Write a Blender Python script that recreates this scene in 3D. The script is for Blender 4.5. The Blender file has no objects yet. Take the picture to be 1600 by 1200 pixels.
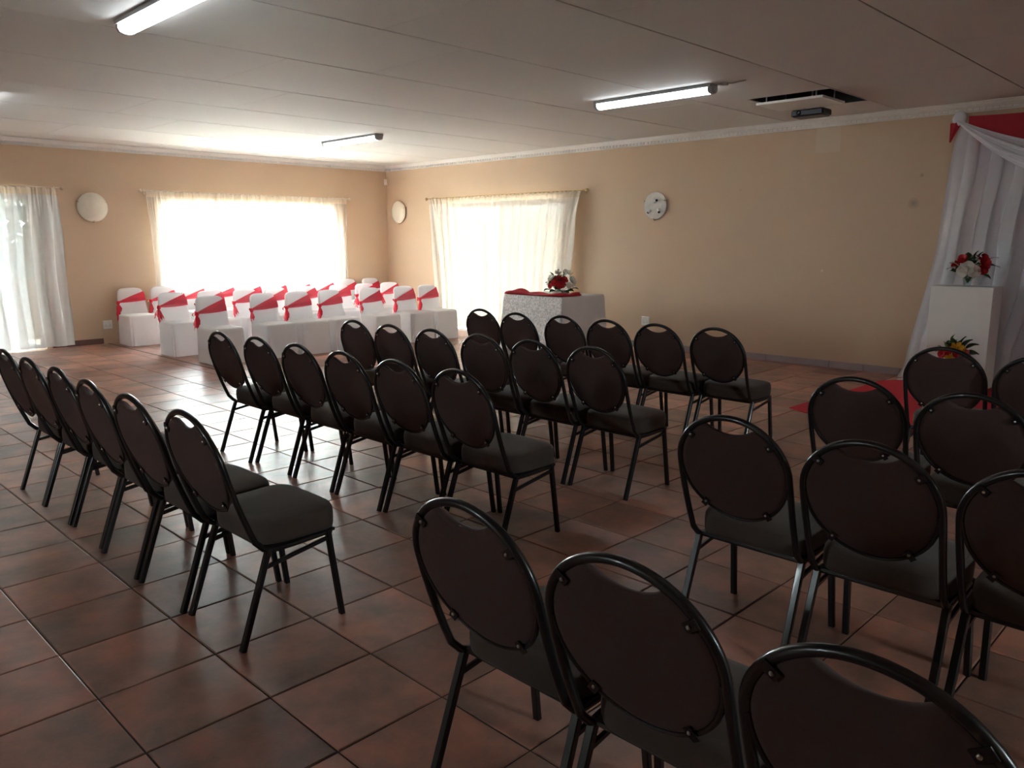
import bpy, bmesh, math, random
from mathutils import Vector, Matrix
PI = math.pi
random.seed(7)
SC = bpy.context.scene
COL = SC.collection

# ------------------------------------------------------------------ camera
cam_d = bpy.data.cameras.new('camera')
cam = bpy.data.objects.new('camera', cam_d); COL.objects.link(cam)
Rv, Uv, Fv = Vector((0.70162, -0.71255, -0.00164)), Vector((0.12789, 0.12367, 0.98405)), Vector((0.70098, 0.69064, -0.17790))
m = Matrix((Rv, Uv, -Fv)).transposed().to_4x4()
m.translation = Vector((-0.7427, -3.0470, 1.4823))
cam.matrix_world = m
cam_d.sensor_width = 36.0
cam_d.lens = 1238.58 / 1600 * 36.0
cam_d.clip_start = 0.05
SC.camera = cam
CAM = m.translation.copy()

# ------------------------------------------------------------------ world, sun, exposure
w = bpy.data.worlds.new('sky'); SC.world = w; w.use_nodes = True
nt = w.node_tree; nt.nodes.clear()
o_ = nt.nodes.new('ShaderNodeOutputWorld'); b_ = nt.nodes.new('ShaderNodeBackground')
b_.inputs['Color'].default_value = (0.86, 0.94, 1.0, 1); b_.inputs['Strength'].default_value = 13.0
nt.links.new(b_.outputs[0], o_.inputs[0])
sd = bpy.data.lights.new('sun', 'SUN'); sd.energy = 14.0; sd.angle = 0.01; sd.color = (1.0, 0.93, 0.82)
so = bpy.data.objects.new('sun', sd); COL.objects.link(so)
so.rotation_euler = (math.radians(22), math.radians(14), 0)   # high sun from the side away from the long window
SC.view_settings.view_transform = 'Standard'
SC.view_settings.look = 'None'
SC.view_settings.gamma = 1.0
SC.view_settings.use_curve_mapping = False
SC.view_settings.exposure = 2.45
try:
    cy = SC.cycles
    cy.max_bounces = 12; cy.diffuse_bounces = 6; cy.glossy_bounces = 4; cy.transmission_bounces = 8; cy.transparent_max_bounces = 16
    cy.caustics_reflective = False; cy.caustics_refractive = False
    cy.sample_clamp_indirect = 8.0
    cy.use_denoising = True
except Exception:
    pass
def portal(loc, rot, sx, sy):
    d = bpy.data.lights.new('portal', 'AREA'); d.shape = 'RECTANGLE'; d.size = sx; d.size_y = sy; d.energy = 1.0
    d.cycles.is_portal = True
    o = bpy.data.objects.new('portal', d); COL.objects.link(o); o.location = loc; o.rotation_euler = rot
XW, YB, ZC = 8.5, 9.365, 2.846          # right wall, back wall, ceiling
XL, YF = -3.6, -6.2                      # walls out of view
portal((5.8, YB + 0.19, 1.41), (-PI/2, 0, 0), 3.1, 1.25)
portal((1.55, YB + 0.19, 1.05), (-PI/2, 0, 0), 2.0, 2.05)
portal((XW + 0.19, 6.35, 1.05), (0, PI/2, 0), 2.05, 2.8)
WIN_L = (0.3, 0.75, 1.3, 1.9)             # windows out of view that light the near half of the hall
WIN_F = (1.35, 1.95, 1.35, 2.0)
portal((XL - 0.19, 0.525, 1.6), (0, -PI/2, 0), 0.6, 0.45)
portal((1.65, YF - 0.19, 1.7), (PI/2, 0, 0), 0.6, 0.65)

# ------------------------------------------------------------------ materials
MATS = {}
def newmat(name):
    mt = bpy.data.materials.new(name); mt.use_nodes = True
    t = mt.node_tree; t.nodes.clear()
    out = t.nodes.new('ShaderNodeOutputMaterial')
    return mt, t, out
def N(t, typ, **kw):
    n = t.nodes.new(typ)
    for k, v in kw.items():
        if k in n.inputs: n.inputs[k].default_value = v
        else: setattr(n, k, v)
    return n
def rgb(c): return (c[0], c[1], c[2], 1.0)
def mixcol(t, fac, a, b, mode='MIX'):
    n = t.nodes.new('ShaderNodeMix'); n.data_type = 'RGBA'; n.blend_type = mode
    for i, v in ((0, fac), (6, a), (7, b)):
        if hasattr(v, 'is_output') or isinstance(v, bpy.types.NodeSocket): t.links.new(v, n.inputs[i])
        else: n.inputs[i].default_value = v if i == 0 else rgb(v)
    return n.outputs[2]
def pmat(name, col, rough=0.5, metal=0.0, var=0.12, scale=8.0, bump=0.0, bscale=60.0, spec=0.5, coat=0.0, sheen=0.0, trans=0.0):
    """a principled material with a little procedural variation and relief"""
    if name in MATS: return MATS[name]
    mt, t, out = newmat(name)
    p = N(t, 'ShaderNodeBsdfPrincipled', Roughness=rough, Metallic=metal)
    p.inputs['Specular IOR Level'].default_value = spec
    p.inputs['Coat Weight'].default_value = coat
    p.inputs['Sheen Weight'].default_value = sheen
    tc = N(t, 'ShaderNodeTexCoord')
    nz = N(t, 'ShaderNodeTexNoise', Scale=scale, Detail=4.0)
    t.links.new(tc.outputs['Object'], nz.inputs['Vector'])
    c2 = tuple(min(1, c * (1 + var)) for c in col); c1 = tuple(c * (1 - var) for c in col)
    t.links.new(mixcol(t, nz.outputs['Fac'], c1, c2), p.inputs['Base Color'])
    if bump > 0:
        nb = N(t, 'ShaderNodeTexNoise', Scale=bscale, Detail=3.0); t.links.new(tc.outputs['Object'], nb.inputs['Vector'])
        bp = N(t, 'ShaderNodeBump', Strength=bump, Distance=0.003)
        t.links.new(nb.outputs['Fac'], bp.inputs['Height']); t.links.new(bp.outputs[0], p.inputs['Normal'])
    if trans > 0:
        tr = N(t, 'ShaderNodeBsdfTranslucent', Color=rgb(col)); mx = N(t, 'ShaderNodeMixShader', Fac=trans)
        t.links.new(p.outputs[0], mx.inputs[1]); t.links.new(tr.outputs[0], mx.inputs[2]); t.links.new(mx.outputs[0], out.inputs[0])
    else:
        t.links.new(p.outputs[0], out.inputs[0])
    MATS[name] = mt
    return mt
def sheer(name, col, clear, transl, wscale=500.0):
    """thin woven cloth: part open weave, part light passing through the threads, part reflection"""
    mt, t, out = newmat(name)
    d = N(t, 'ShaderNodeBsdfDiffuse', Color=rgb(col)); tl = N(t, 'ShaderNodeBsdfTranslucent', Color=rgb(col))
    tp = N(t, 'ShaderNodeBsdfTransparent')
    tc = N(t, 'ShaderNodeTexCoord'); nz = N(t, 'ShaderNodeTexNoise', Scale=14.0, Detail=3.0)
    t.links.new(tc.outputs['Object'], nz.inputs['Vector'])
    cc = mixcol(t, nz.outputs['Fac'], tuple(c * 0.93 for c in col), tuple(min(1, c * 1.05) for c in col))
    t.links.new(cc, d.inputs['Color']); t.links.new(cc, tl.inputs['Color'])
    m1 = N(t, 'ShaderNodeMixShader', Fac=transl); t.links.new(d.outputs[0], m1.inputs[1]); t.links.new(tl.outputs[0], m1.inputs[2])
    m2 = N(t, 'ShaderNodeMixShader', Fac=clear); t.links.new(m1.outputs[0], m2.inputs[1]); t.links.new(tp.outputs[0], m2.inputs[2])
    t.links.new(m2.outputs[0], out.inputs[0])
    return mt
def glassmat(name, tint=(0.95, 0.98, 0.97)):
    mt, t, out = newmat(name)
    tp = N(t, 'ShaderNodeBsdfTransparent', Color=rgb(tint)); g = N(t, 'ShaderNodeBsdfGlossy', Roughness=0.02)
    fr = N(t, 'ShaderNodeFresnel', IOR=1.45); mx = N(t, 'ShaderNodeMixShader')
    g2 = N(t, 'ShaderNodeNewGeometry'); fm = N(t, 'ShaderNodeMath', operation='MULTIPLY'); inv = N(t, 'ShaderNodeMath', operation='SUBTRACT'); inv.inputs[0].default_value = 1.0
    t.links.new(g2.outputs['Backfacing'], inv.inputs[1]); t.links.new(fr.outputs[0], fm.inputs[0]); t.links.new(inv.outputs[0], fm.inputs[1])   # thin pane: reflect on the outer face only
    t.links.new(fm.outputs[0], mx.inputs[0]); t.links.new(tp.outputs[0], mx.inputs[1]); t.links.new(g.outputs[0], mx.inputs[2])
    t.links.new(mx.outputs[0], out.inputs[0])
    return mt
def emit(name, col, s):
    mt, t, out = newmat(name)
    e = N(t, 'ShaderNodeEmission', Color=rgb(col), Strength=s)
    t.links.new(e.outputs[0], out.inputs[0]); return mt

def wallmat():
    mt, t, out = newmat('beige wall paint')
    p = N(t, 'ShaderNodeBsdfPrincipled', Roughness=0.55); p.inputs['Specular IOR Level'].default_value = 0.35
    g = N(t, 'ShaderNodeNewGeometry')
    n1 = N(t, 'ShaderNodeTexNoise', Scale=0.9, Detail=5.0); t.links.new(g.outputs['Position'], n1.inputs['Vector'])
    c = mixcol(t, n1.outputs['Fac'], (0.58, 0.425, 0.295), (0.64, 0.475, 0.34))
    sep = N(t, 'ShaderNodeSeparateXYZ'); t.links.new(g.outputs['Position'], sep.inputs[0])
    def box(sock, lo, hi):
        a = N(t, 'ShaderNodeMath', operation='GREATER_THAN'); a.inputs[1].default_value = lo; t.links.new(sock, a.inputs[0])
        b = N(t, 'ShaderNodeMath', operation='LESS_THAN'); b.inputs[1].default_value = hi; t.links.new(sock, b.inputs[0])
        k = N(t, 'ShaderNodeMath', operation='MULTIPLY'); t.links.new(a.outputs[0], k.inputs[0]); t.links.new(b.outputs[0], k.inputs[1]); return k.outputs[0]
    def mul(a, b):
        k = N(t, 'ShaderNodeMath', operation='MULTIPLY'); t.links.new(a, k.inputs[0])
        if isinstance(b, float): k.inputs[1].default_value = b
        else: t.links.new(b, k.inputs[1])
        return k.outputs[0]
    onright = box(sep.outputs['X'], 8.40, 8.56)
    patch = mul(mul(onright, box(sep.outputs['Y'], 0.84, 1.12)), box(sep.outputs['Z'], 2.47, 2.90))     # touched-up rectangle of fresh paint
    c = mixcol(t, mul(patch, 0.42), c, (0.66, 0.58, 0.46))
    # a few scuff spots
    def spot(y, z, r):
        v = N(t, 'ShaderNodeVectorMath', operation='DISTANCE'); v.inputs[1].default_value = (8.5, y, z); t.links.new(g.outputs['Position'], v.inputs[0])
        mr = N(t, 'ShaderNodeMapRange'); mr.inputs[1].default_value = 0.0; mr.inputs[2].default_value = r; mr.inputs[3].default_value = 1; mr.inputs[4].default_value = 0
        t.links.new(v.outputs['Value'], mr.inputs[0]); return mr.outputs[0]
    for y, z, r, cc, f in ((0.0, 1.87, 0.07, (0.22, 0.17, 0.12), 0.6), (-0.06, 2.16, 0.025, (0.2, 0.15, 0.1), 0.6), (0.95, 1.13, 0.022, (0.8, 0.72, 0.6), 0.9), (2.05, 2.1, 0.018, (0.3, 0.22, 0.15), 0.5)):
        c = mixcol(t, mul(spot(y, z, r), f), c, cc)
    t.links.new(c, p.inputs['Base Color'])
    nb = N(t, 'ShaderNodeTexNoise', Scale=70.0, Detail=3.0); t.links.new(g.outputs['Position'], nb.inputs['Vector'])
    bp = N(t, 'ShaderNodeBump', Strength=0.25, Distance=0.002); t.links.new(nb.outputs['Fac'], bp.inputs['Height']); t.links.new(bp.outputs[0], p.inputs['Normal'])
    t.links.new(p.outputs[0], out.inputs[0]); return mt

def tilemat():
    """slate-look ceramic tile: colour changes from tile to tile, mottled and veined inside it"""
    mt, t, out = newmat('brown slate look tile')
    p = N(t, 'ShaderNodeBsdfPrincipled'); p.inputs['Specular IOR Level'].default_value = 0.5
    g = N(t, 'ShaderNodeNewGeometry')
    sc = N(t, 'ShaderNodeVectorMath', operation='SCALE'); sc.inputs['Scale'].default_value = 2.5; t.links.new(g.outputs['Position'], sc.inputs[0])
    fl = N(t, 'ShaderNodeVectorMath', operation='FLOOR'); t.links.new(sc.outputs[0], fl.inputs[0])
    mz = N(t, 'ShaderNodeVectorMath', operation='MULTIPLY_ADD'); mz.inputs[1].default_value = (1, 1, 0); mz.inputs[2].default_value = (0.5, 0.5, 0.5); t.links.new(fl.outputs[0], mz.inputs[0])
    wn = N(t, 'ShaderNodeTexWhiteNoise'); wn.noise_dimensions = '3D'; t.links.new(mz.outputs[0], wn.inputs['Vector'])
    off = N(t, 'ShaderNodeVectorMath', operation='SCALE'); off.inputs['Scale'].default_value = 17.0; t.links.new(wn.outputs['Color'], off.inputs[0])
    ad = N(t, 'ShaderNodeVectorMath', operation='ADD'); t.links.new(g.outputs['Position'], ad.inputs[0]); t.links.new(off.outputs[0], ad.inputs[1])
    n1 = N(t, 'ShaderNodeTexNoise', Scale=4.0, Detail=5.0, Roughness=0.6); t.links.new(ad.outputs[0], n1.inputs['Vector'])
    r1 = N(t, 'ShaderNodeValToRGB'); t.links.new(n1.outputs['Fac'], r1.inputs[0])
    e = r1.color_ramp.elements
    e[0].position = 0.34; e[0].color = (0.23, 0.135, 0.104, 1); e[1].position = 0.66; e[1].color = (0.50, 0.215, 0.150, 1)
    k = e.new(0.5); k.color = (0.35, 0.178, 0.132, 1)
    mr = N(t, 'ShaderNodeMapRange'); mr.inputs[3].default_value = 0.70; mr.inputs[4].default_value = 1.22; t.links.new(wn.outputs['Value'], mr.inputs[0])
    mm = N(t, 'ShaderNodeVectorMath', operation='SCALE'); t.links.new(r1.outputs[0], mm.inputs[0]); t.links.new(mr.outputs[0], mm.inputs['Scale'])
    n2 = N(t, 'ShaderNodeTexNoise', Scale=7.0, Detail=6.0, Roughness=0.7, Distortion=1.4); t.links.new(ad.outputs[0], n2.inputs['Vector'])
    r2 = N(t, 'ShaderNodeValToRGB'); t.links.new(n2.outputs['Fac'], r2.inputs[0]); q = r2.color_ramp.elements
    q[0].position = 0.492; q[0].color = (0, 0, 0, 1); q[1].position = 0.508; q[1].color = (0, 0, 0, 1); z = q.new(0.5); z.color = (0.22, 0.22, 0.22, 1)
    c = mixcol(t, r2.outputs[0], mm.outputs[0], (0.45, 0.33, 0.28))
    t.links.new(c, p.inputs['Base Color'])
    rr = N(t, 'ShaderNodeMapRange'); rr.inputs[3].default_value = 0.26; rr.inputs[4].default_value = 0.45; t.links.new(n2.outputs['Fac'], rr.inputs[0]); t.links.new(rr.outputs[0], p.inputs['Roughness'])
    n3 = N(t, 'ShaderNodeTexNoise', Scale=22.0, Detail=5.0); t.links.new(ad.outputs[0], n3.inputs['Vector'])
    bp = N(t, 'ShaderNodeBump', Strength=0.30, Distance=0.003); t.links.new(n3.outputs['Fac'], bp.inputs['Height']); t.links.new(bp.outputs[0], p.inputs['Normal'])
    t.links.new(p.outputs[0], out.inputs[0]); return mt

def lacemat():
    mt, t, out = newmat('white lace')
    p = N(t, 'ShaderNodeBsdfPrincipled', Roughness=0.8)
    tc = N(t, 'ShaderNodeTexCoord')
    v = N(t, 'ShaderNodeTexNoise', Scale=38.0, Detail=6.0, Roughness=0.75); t.links.new(tc.outputs['Object'], v.inputs['Vector'])
    r = N(t, 'ShaderNodeValToRGB'); t.links.new(v.outputs['Fac'], r.inputs[0]); e = r.color_ramp.elements
    e[0].position = 0.42; e[0].color = (0.56, 0.56, 0.58, 1); e[1].position = 0.56; e[1].color = (0.92, 0.92, 0.92, 1)
    t.links.new(r.outputs[0], p.inputs['Base Color'])
    bp = N(t, 'ShaderNodeBump', Strength=0.8, Distance=0.006); t.links.new(v.outputs['Fac'], bp.inputs['Height']); t.links.new(bp.outputs[0], p.inputs['Normal'])
    t.links.new(p.outputs[0], out.inputs[0]); return mt

M_wall = wallmat(); M_tile = tilemat(); M_lace = lacemat()
M_grout = pmat('brown grout', (0.060, 0.042, 0.034), 0.85, var=0.3, scale=3, bump=0.3)
M_joint = pmat('dark joint filler', (0.03, 0.025, 0.025), 0.6)
M_skirt = pmat('sheen lightened skirting tile', (0.36, 0.30, 0.31), 0.4, var=0.18, scale=5)  # reflected light put into the colour, paler and more lilac than the tile
M_skirt2 = pmat('red brown skirting tile', (0.16, 0.08, 0.066), 0.4, var=0.18, scale=5)
M_ceil = pmat('white ceiling board', (0.66, 0.645, 0.625), 0.75, var=0.03, scale=0.8, bump=0.08, bscale=20)
M_ceilgap = pmat('ceiling void', (0.18, 0.17, 0.165), 0.9)
M_corn = pmat('white cornice plaster', (0.78, 0.76, 0.74), 0.6, var=0.03)
M_black = pmat('black gloss paint', (0.008, 0.008, 0.009), 0.30, var=0.25, scale=30, spec=0.5, coat=0.15)
M_pad = pmat('dark brown upholstery back', (0.058, 0.031, 0.027), 0.85, var=0.18, scale=60, bump=0.25, bscale=700, sheen=0.06)
M_seat = pmat('dark brown upholstery seat', (0.062, 0.046, 0.037), 0.9, var=0.15, scale=40, bump=0.3, bscale=600, sheen=0.12)
M_bolt = pmat('steel bolt', (0.55, 0.53, 0.5), 0.35, metal=1.0)
M_cover = pmat('white chair cover cloth', (0.88, 0.87, 0.88), 0.85, var=0.02, scale=6, bump=0.25, bscale=25, trans=0.34)
M_sash = sheer('red organza', (0.80, 0.055, 0.095), 0.18, 0.5)
M_cream = sheer('cream curtain', (0.86, 0.81, 0.74), 0.003, 0.078)
M_net = sheer('cream net curtain', (0.88, 0.85, 0.79), 0.34, 0.66)
M_pale = sheer('pale curtain', (0.80, 0.82, 0.82), 0.05, 0.12)
M_head = sheer('cream curtain heading', (0.80, 0.72, 0.61), 0.02, 0.40)
M_drape = sheer('white voile drape', (0.80, 0.83, 0.91), 0.12, 0.30)
M_white = pmat('white satin cloth', (0.80, 0.82, 0.88), 0.6, var=0.03, bump=0.1, bscale=30, trans=0.15)
M_tcloth = pmat('white tablecloth', (0.78, 0.77, 0.78), 0.8, var=0.03, bump=0.15, bscale=300, trans=0.1)
M_red = pmat('red satin cloth', (0.46, 0.008, 0.024), 0.6, var=0.12, scale=14)
M_carpet = pmat('red carpet', (0.55, 0.012, 0.030), 0.9, var=0.1, scale=40, bump=0.4, bscale=400)
M_plinth = pmat('white painted board', (0.82, 0.83, 0.80), 0.45, var=0.02)
M_plastic = pmat('white plastic', (0.80, 0.79, 0.77), 0.35, var=0.02)
M_cplast = pmat('cream plastic', (0.80, 0.66, 0.55), 0.4, var=0.02)
M_brass = pmat('brass', (0.55, 0.40, 0.20), 0.35, metal=0.9)
M_rod = pmat('cream rod', (0.70, 0.62, 0.52), 0.4, var=0.05)
M_grey = pmat('grey metal', (0.35, 0.36, 0.37), 0.4, var=0.05)
M_alu = pmat('white aluminium', (0.75, 0.75, 0.75), 0.35, var=0.03)
M_opal = pmat('opal glass', (0.78, 0.72, 0.60), 0.18, var=0.12, scale=9, coat=0.3)
M_marb = pmat('marbled opal glass', (0.74, 0.72, 0.68), 0.2, var=0.3, scale=16, coat=0.3)
M_proj = pmat('projector plastic', (0.010, 0.014, 0.024), 0.35, var=0.1)
M_lens = pmat('lens', (0.01, 0.01, 0.015), 0.25, var=0.0, spec=0.3)
M_rose_r = pmat('red petal', (0.52, 0.010, 0.016), 0.6, var=0.2, scale=30, trans=0.15)
M_rose_w = pmat('white petal', (0.78, 0.76, 0.70), 0.6, var=0.08, scale=30, trans=0.2)
M_rose_y = pmat('yellow petal', (0.75, 0.42, 0.02), 0.6, var=0.2, scale=30, trans=0.15)
M_rose_p = pmat('pink petal', (0.65, 0.10, 0.17), 0.6, var=0.2, scale=30, trans=0.15)
M_leaf = pmat('dark green leaf', (0.020, 0.055, 0.018), 0.45, var=0.3, scale=20)
M_leafl = pmat('light green leaf', (0.12, 0.20, 0.045), 0.5, var=0.25, scale=20)
M_leafg = sheer('grey gauze leaf', (0.62, 0.60, 0.62), 0.35, 0.4)
M_stem = pmat('stem', (0.06, 0.10, 0.03), 0.6)
M_clay = pmat('dark clay pot', (0.10, 0.06, 0.045), 0.6)
M_wood = pmat('table wood', (0.20, 0.12, 0.06), 0.5, var=0.2)
M_glass = glassmat('window glass'); M_vase = glassmat('clear vase glass', (0.86, 0.9, 0.9))
M_tube = emit('fluorescent diffuser', (0.90, 0.97, 1.0), 3.0)
M_ground = pmat('sunlit paving', (0.50, 0.47, 0.42), 0.9, var=0.1, scale=2)
M_bush = pmat('garden leaf', (0.05, 0.075, 0.045), 0.6, var=0.4, scale=3, trans=0.25)
M_bark = pmat('bark', (0.12, 0.08, 0.05), 0.9)

# ------------------------------------------------------------------ mesh helpers
class MB:
    def __init__(s): s.v = []; s.f = []
    def add(s, vs, fs):
        n = len(s.v); s.v += [tuple(v) for v in vs]; s.f += [tuple(i + n for i in f) for f in fs]; return s
    def box(s, x0, x1, y0, y1, z0, z1):
        return s.add([(x0,y0,z0),(x1,y0,z0),(x1,y1,z0),(x0,y1,z0),(x0,y0,z1),(x1,y0,z1),(x1,y1,z1),(x0,y1,z1)],
                     [(0,3,2,1),(4,5,6,7),(0,1,5,4),(1,2,6,5),(2,3,7,6),(3,0,4,7)])
    def loft(s, rings, closed=True, caps=True):
        n = len(rings[0]); base = len(s.v)
        for r in rings: s.v += [tuple(p) for p in r]
        for i in range(len(rings) - 1):
            a, b = base + i * n, base + (i + 1) * n
            for j in range(n if closed else n - 1):
                k = (j + 1) % n
                s.f.append((a + j, a + k, b + k, b + j))
        if caps and closed:
            s.f.append(tuple(base + j for j in reversed(range(n)))); e = base + (len(rings) - 1) * n
            s.f.append(tuple(e + j for j in range(n)))
        return s
    def tube(s, path, r, n=10, caps=True, sq=None):
        """a tube along a path; r a number or one per point; sq=(a,b) gives a flat rectangular section"""
        P = [Vector(p) for p in path]; rings = []
        t0 = (P[1] - P[0]).normalized(); up = Vector((0, 0, 1)) if abs(t0.z) < 0.9 else Vector((0, 1, 0))
        nrm = (up - t0 * up.dot(t0)).normalized()
        for i, p in enumerate(P):
            t = (P[min(i + 1, len(P) - 1)] - P[max(i - 1, 0)]).normalized()
            nrm = (nrm - t * nrm.dot(t)).normalized(); bn = t.cross(nrm)
            rr = r[i] if isinstance(r, (list, tuple)) else r
            if sq:
                a, b = sq; c = min(a, b) * 0.3
                prof = [(a-c,-b),(a,-b+c),(a,b-c),(a-c,b),(-a+c,b),(-a,b-c),(-a,-b+c),(-a+c,-b)]
                rings.append([p + nrm * u + bn * v for u, v in prof])
            else:
                rings.append([p + (nrm * math.cos(2*PI*k/n) + bn * math.sin(2*PI*k/n)) * rr for k in range(n)])
        return s.loft(rings, True, caps)
    def lathe(s, prof, n=24, c=(0,0,0), axis='z'):
        rings = []
        for r, h in prof:
            ring = []
            for k in range(n):
                a = 2*PI*k/n; u, v = r*math.cos(a), r*math.sin(a)
                ring.append({'z': (c[0]+u, c[1]+v, c[2]+h), 'y': (c[0]+u, c[1]+h, c[2]+v), 'x': (c[0]+h, c[1]+u, c[2]+v)}[axis])
            rings.append(ring)
        return s.loft(rings, True, True)
    def grid(s, fn, nu, nv):
        base = len(s.v)
        for i in range(nu + 1):
            for j in range(nv + 1): s.v.append(tuple(fn(i / nu, j / nv)))
        for i in range(nu):
            for j in range(nv):
                a = base + i * (nv + 1) + j; s.f.append((a, a + nv + 1, a + nv + 2, a + 1))
        return s
    def mesh(s, name, mat, smooth=True, angle=40):
        me = bpy.data.meshes.new(name); me.from_pydata(s.v, [], s.f); me.materials.append(mat)
        bm = bmesh.new(); bm.from_mesh(me); bmesh.ops.recalc_face_normals(bm, faces=bm.faces); bm.to_mesh(me); bm.free()
        if smooth:
            for p in me.polygons: p.use_smooth = True
            try: me.set_sharp_from_angle(angle=math.radians(angle))
            except Exception: pass
        return me
    def obj(s, name, mat, parent=None, smooth=True, angle=40):
        return link(name, s.mesh(name, mat, smooth, angle), parent)
def link(name, me, parent=None):
    o = bpy.data.objects.new(name, me); COL.objects.link(o)
    if parent is not None: o.parent = parent
    return o
def tag(o, label=None, cat=None, group=None, kind=None):
    if label: o['label'] = label
    if cat: o['category'] = cat
    if group: o['group'] = group
    if kind: o['kind'] = kind
    return o
def thing(name, label, cat, loc=(0,0,0), rz=0.0, group=None):
    o = bpy.data.objects.new(name, None); COL.objects.link(o); o.location = loc; o.rotation_euler = (0, 0, rz)
    o.empty_display_size = 0.1
    return tag(o, label, cat, group)
def copy_tree(o, parent=None):
    c = o.copy(); COL.objects.link(c)
    if parent is not None: c.parent = parent
    for ch in KIDS.get(o, []):
        d = ch.copy(); COL.objects.link(d); d.parent = c
        for g in KIDS.get(ch, []):
            e = g.copy(); COL.objects.link(e); e.parent = d
    return c
KIDS = {}
def snapshot(root):
    KIDS[root] = list(root.children)
    for c in root.children: KIDS[c] = list(c.children)
def struct(o): o['kind'] = 'structure'; return o
def weld(me, d=1e-4):
    bm = bmesh.new(); bm.from_mesh(me); bmesh.ops.remove_doubles(bm, verts=bm.verts, dist=d); bmesh.ops.recalc_face_normals(bm, faces=bm.faces); bm.to_mesh(me); bm.free()

# ------------------------------------------------------------------ room shell
def wall_with_holes(name, axis, pos, thick, a0, a1, z0, z1, holes):
    """axis 'y': wall along x at y=pos; axis 'x': wall along y at x=pos. holes = (a0,a1,z0,z1)"""
    mb = MB()
    def bx(p, q, r, s_):
        if q - p < 1e-4 or s_ - r < 1e-4: return
        if axis == 'y': mb.box(p, q, pos, pos + thick, r, s_)
        else: mb.box(pos, pos + thick, p, q, r, s_)
    cur = a0
    for h0, h1, hz0, hz1 in sorted(holes):
        bx(cur, h0, z0, z1); bx(h0, h1, z0, hz0); bx(h0, h1, hz1, z1); cur = h1
    bx(cur, a1, z0, z1)
    return struct(mb.obj(name, M_wall, smooth=False))
W_BACK = [(0.55, 2.55, 0.0, 2.08), (4.32, 7.31, 0.78, 2.01)]
W_RIGHT = [(4.98, 7.72, 0.0, 2.08)]
wall_with_holes('wall_back', 'y', YB, 0.2, XL - 0.2, XW + 0.2, -0.05, 3.05, W_BACK)
wall_with_holes('wall_right', 'x', XW, 0.2, YF, YB, -0.05, 3.05, W_RIGHT)
wall_with_holes('wall_left', 'x', XL - 0.2, 0.2, YF, YB, -0.05, 3.05, [WIN_L])
wall_with_holes('wall_front', 'y', YF - 0.2, 0.2, XL - 0.2, XW + 0.2, -0.05, 3.05, [WIN_F])

# floor: bed of grout with every tile laid on it
floor = struct(MB().box(XL, XW, YF, YB, -0.08, -0.004).obj('floor', M_grout, smooth=False))
T = 0.4
def tile_verts(x0, x1, y0, y1, rnd):
    g, c = 0.0030, 0.004
    ta, tb, tz = rnd.uniform(-.0005, .0005), rnd.uniform(-.0005, .0005), rnd.uniform(-.0005, .0002); dz = [tz - ta - tb, tz + ta - tb, tz + ta + tb, tz - ta + tb]
    x0 += g + rnd.uniform(-.0008, .0008); x1 -= g; y0 += g + rnd.uniform(-.0008, .0008); y1 -= g
    vs = [(x0,y0,-0.012),(x1,y0,-0.012),(x1,y1,-0.012),(x0,y1,-0.012)]
    vs += [(x0,y0,-0.0025+dz[0]),(x1,y0,-0.0025+dz[1]),(x1,y1,-0.0025+dz[2]),(x0,y1,-0.0025+dz[3])]
    vs += [(x0+c,y0+c,dz[0]),(x1-c,y0+c,dz[1]),(x1-c,y1-c,dz[2]),(x0+c,y1-c,dz[3])]
    fs = []
    for b in (0, 4):
        for j in range(4): k = (j+1) % 4; fs.append((b+j, b+k, b+4+k, b+4+j))
    fs.append((8,9,10,11))
    return vs, fs
def inview(p):
    d = Vector(p) - CAM; z = d.dot(Fv)
    if z < 0.2: return None
    return 800 + 1238.58*d.dot(Rv)/z, 600 - 1238.58*d.dot(Uv)/z, z
near, far = [], []
rt = random.Random(3)
for i in range(int(XL/T) - 1, int(XW/T) + 2):
    for j in range(int(YF/T) - 1, int(YB/T) + 2):
        x0, x1, y0, y1 = max(i*T, XL), min((i+1)*T, XW), max(j*T, YF), min((j+1)*T, YB)
        if x1 - x0 < 0.03 or y1 - y0 < 0.03: continue
        q = inview(((x0+x1)/2, (y0+y1)/2, 0))
        if q and -60 < q[0] < 1660 and q[1] < 1290: near.append((q[2], x0, x1, y0, y1))
        else: far.append((x0, x1, y0, y1))
near.sort()
for z, x0, x1, y0, y1 in near[:298]:
    cx, cy_ = (x0+x1)/2, (y0+y1)/2
    vs, fs = tile_verts(x0-cx, x1-cx, y0-cy_, y1-cy_, rt)
    o = MB().add(vs, fs).obj('tile', M_tile, floor, smooth=False); o.location = (cx, cy_, 0)
mb = MB()
for r in [n[1:] for n in near[298:]] + far: mb.add(*tile_verts(*r, rt))
mb.obj('tile_field', M_tile, floor, smooth=False)['kind'] = 'stuff'
struct(MB().box(3.352, 3.372, 3.2, YB - 0.001, -0.01, 0.0014).obj('trim_1', M_joint, smooth=False))['label'] = 'dark expansion joint across the floor'

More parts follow.
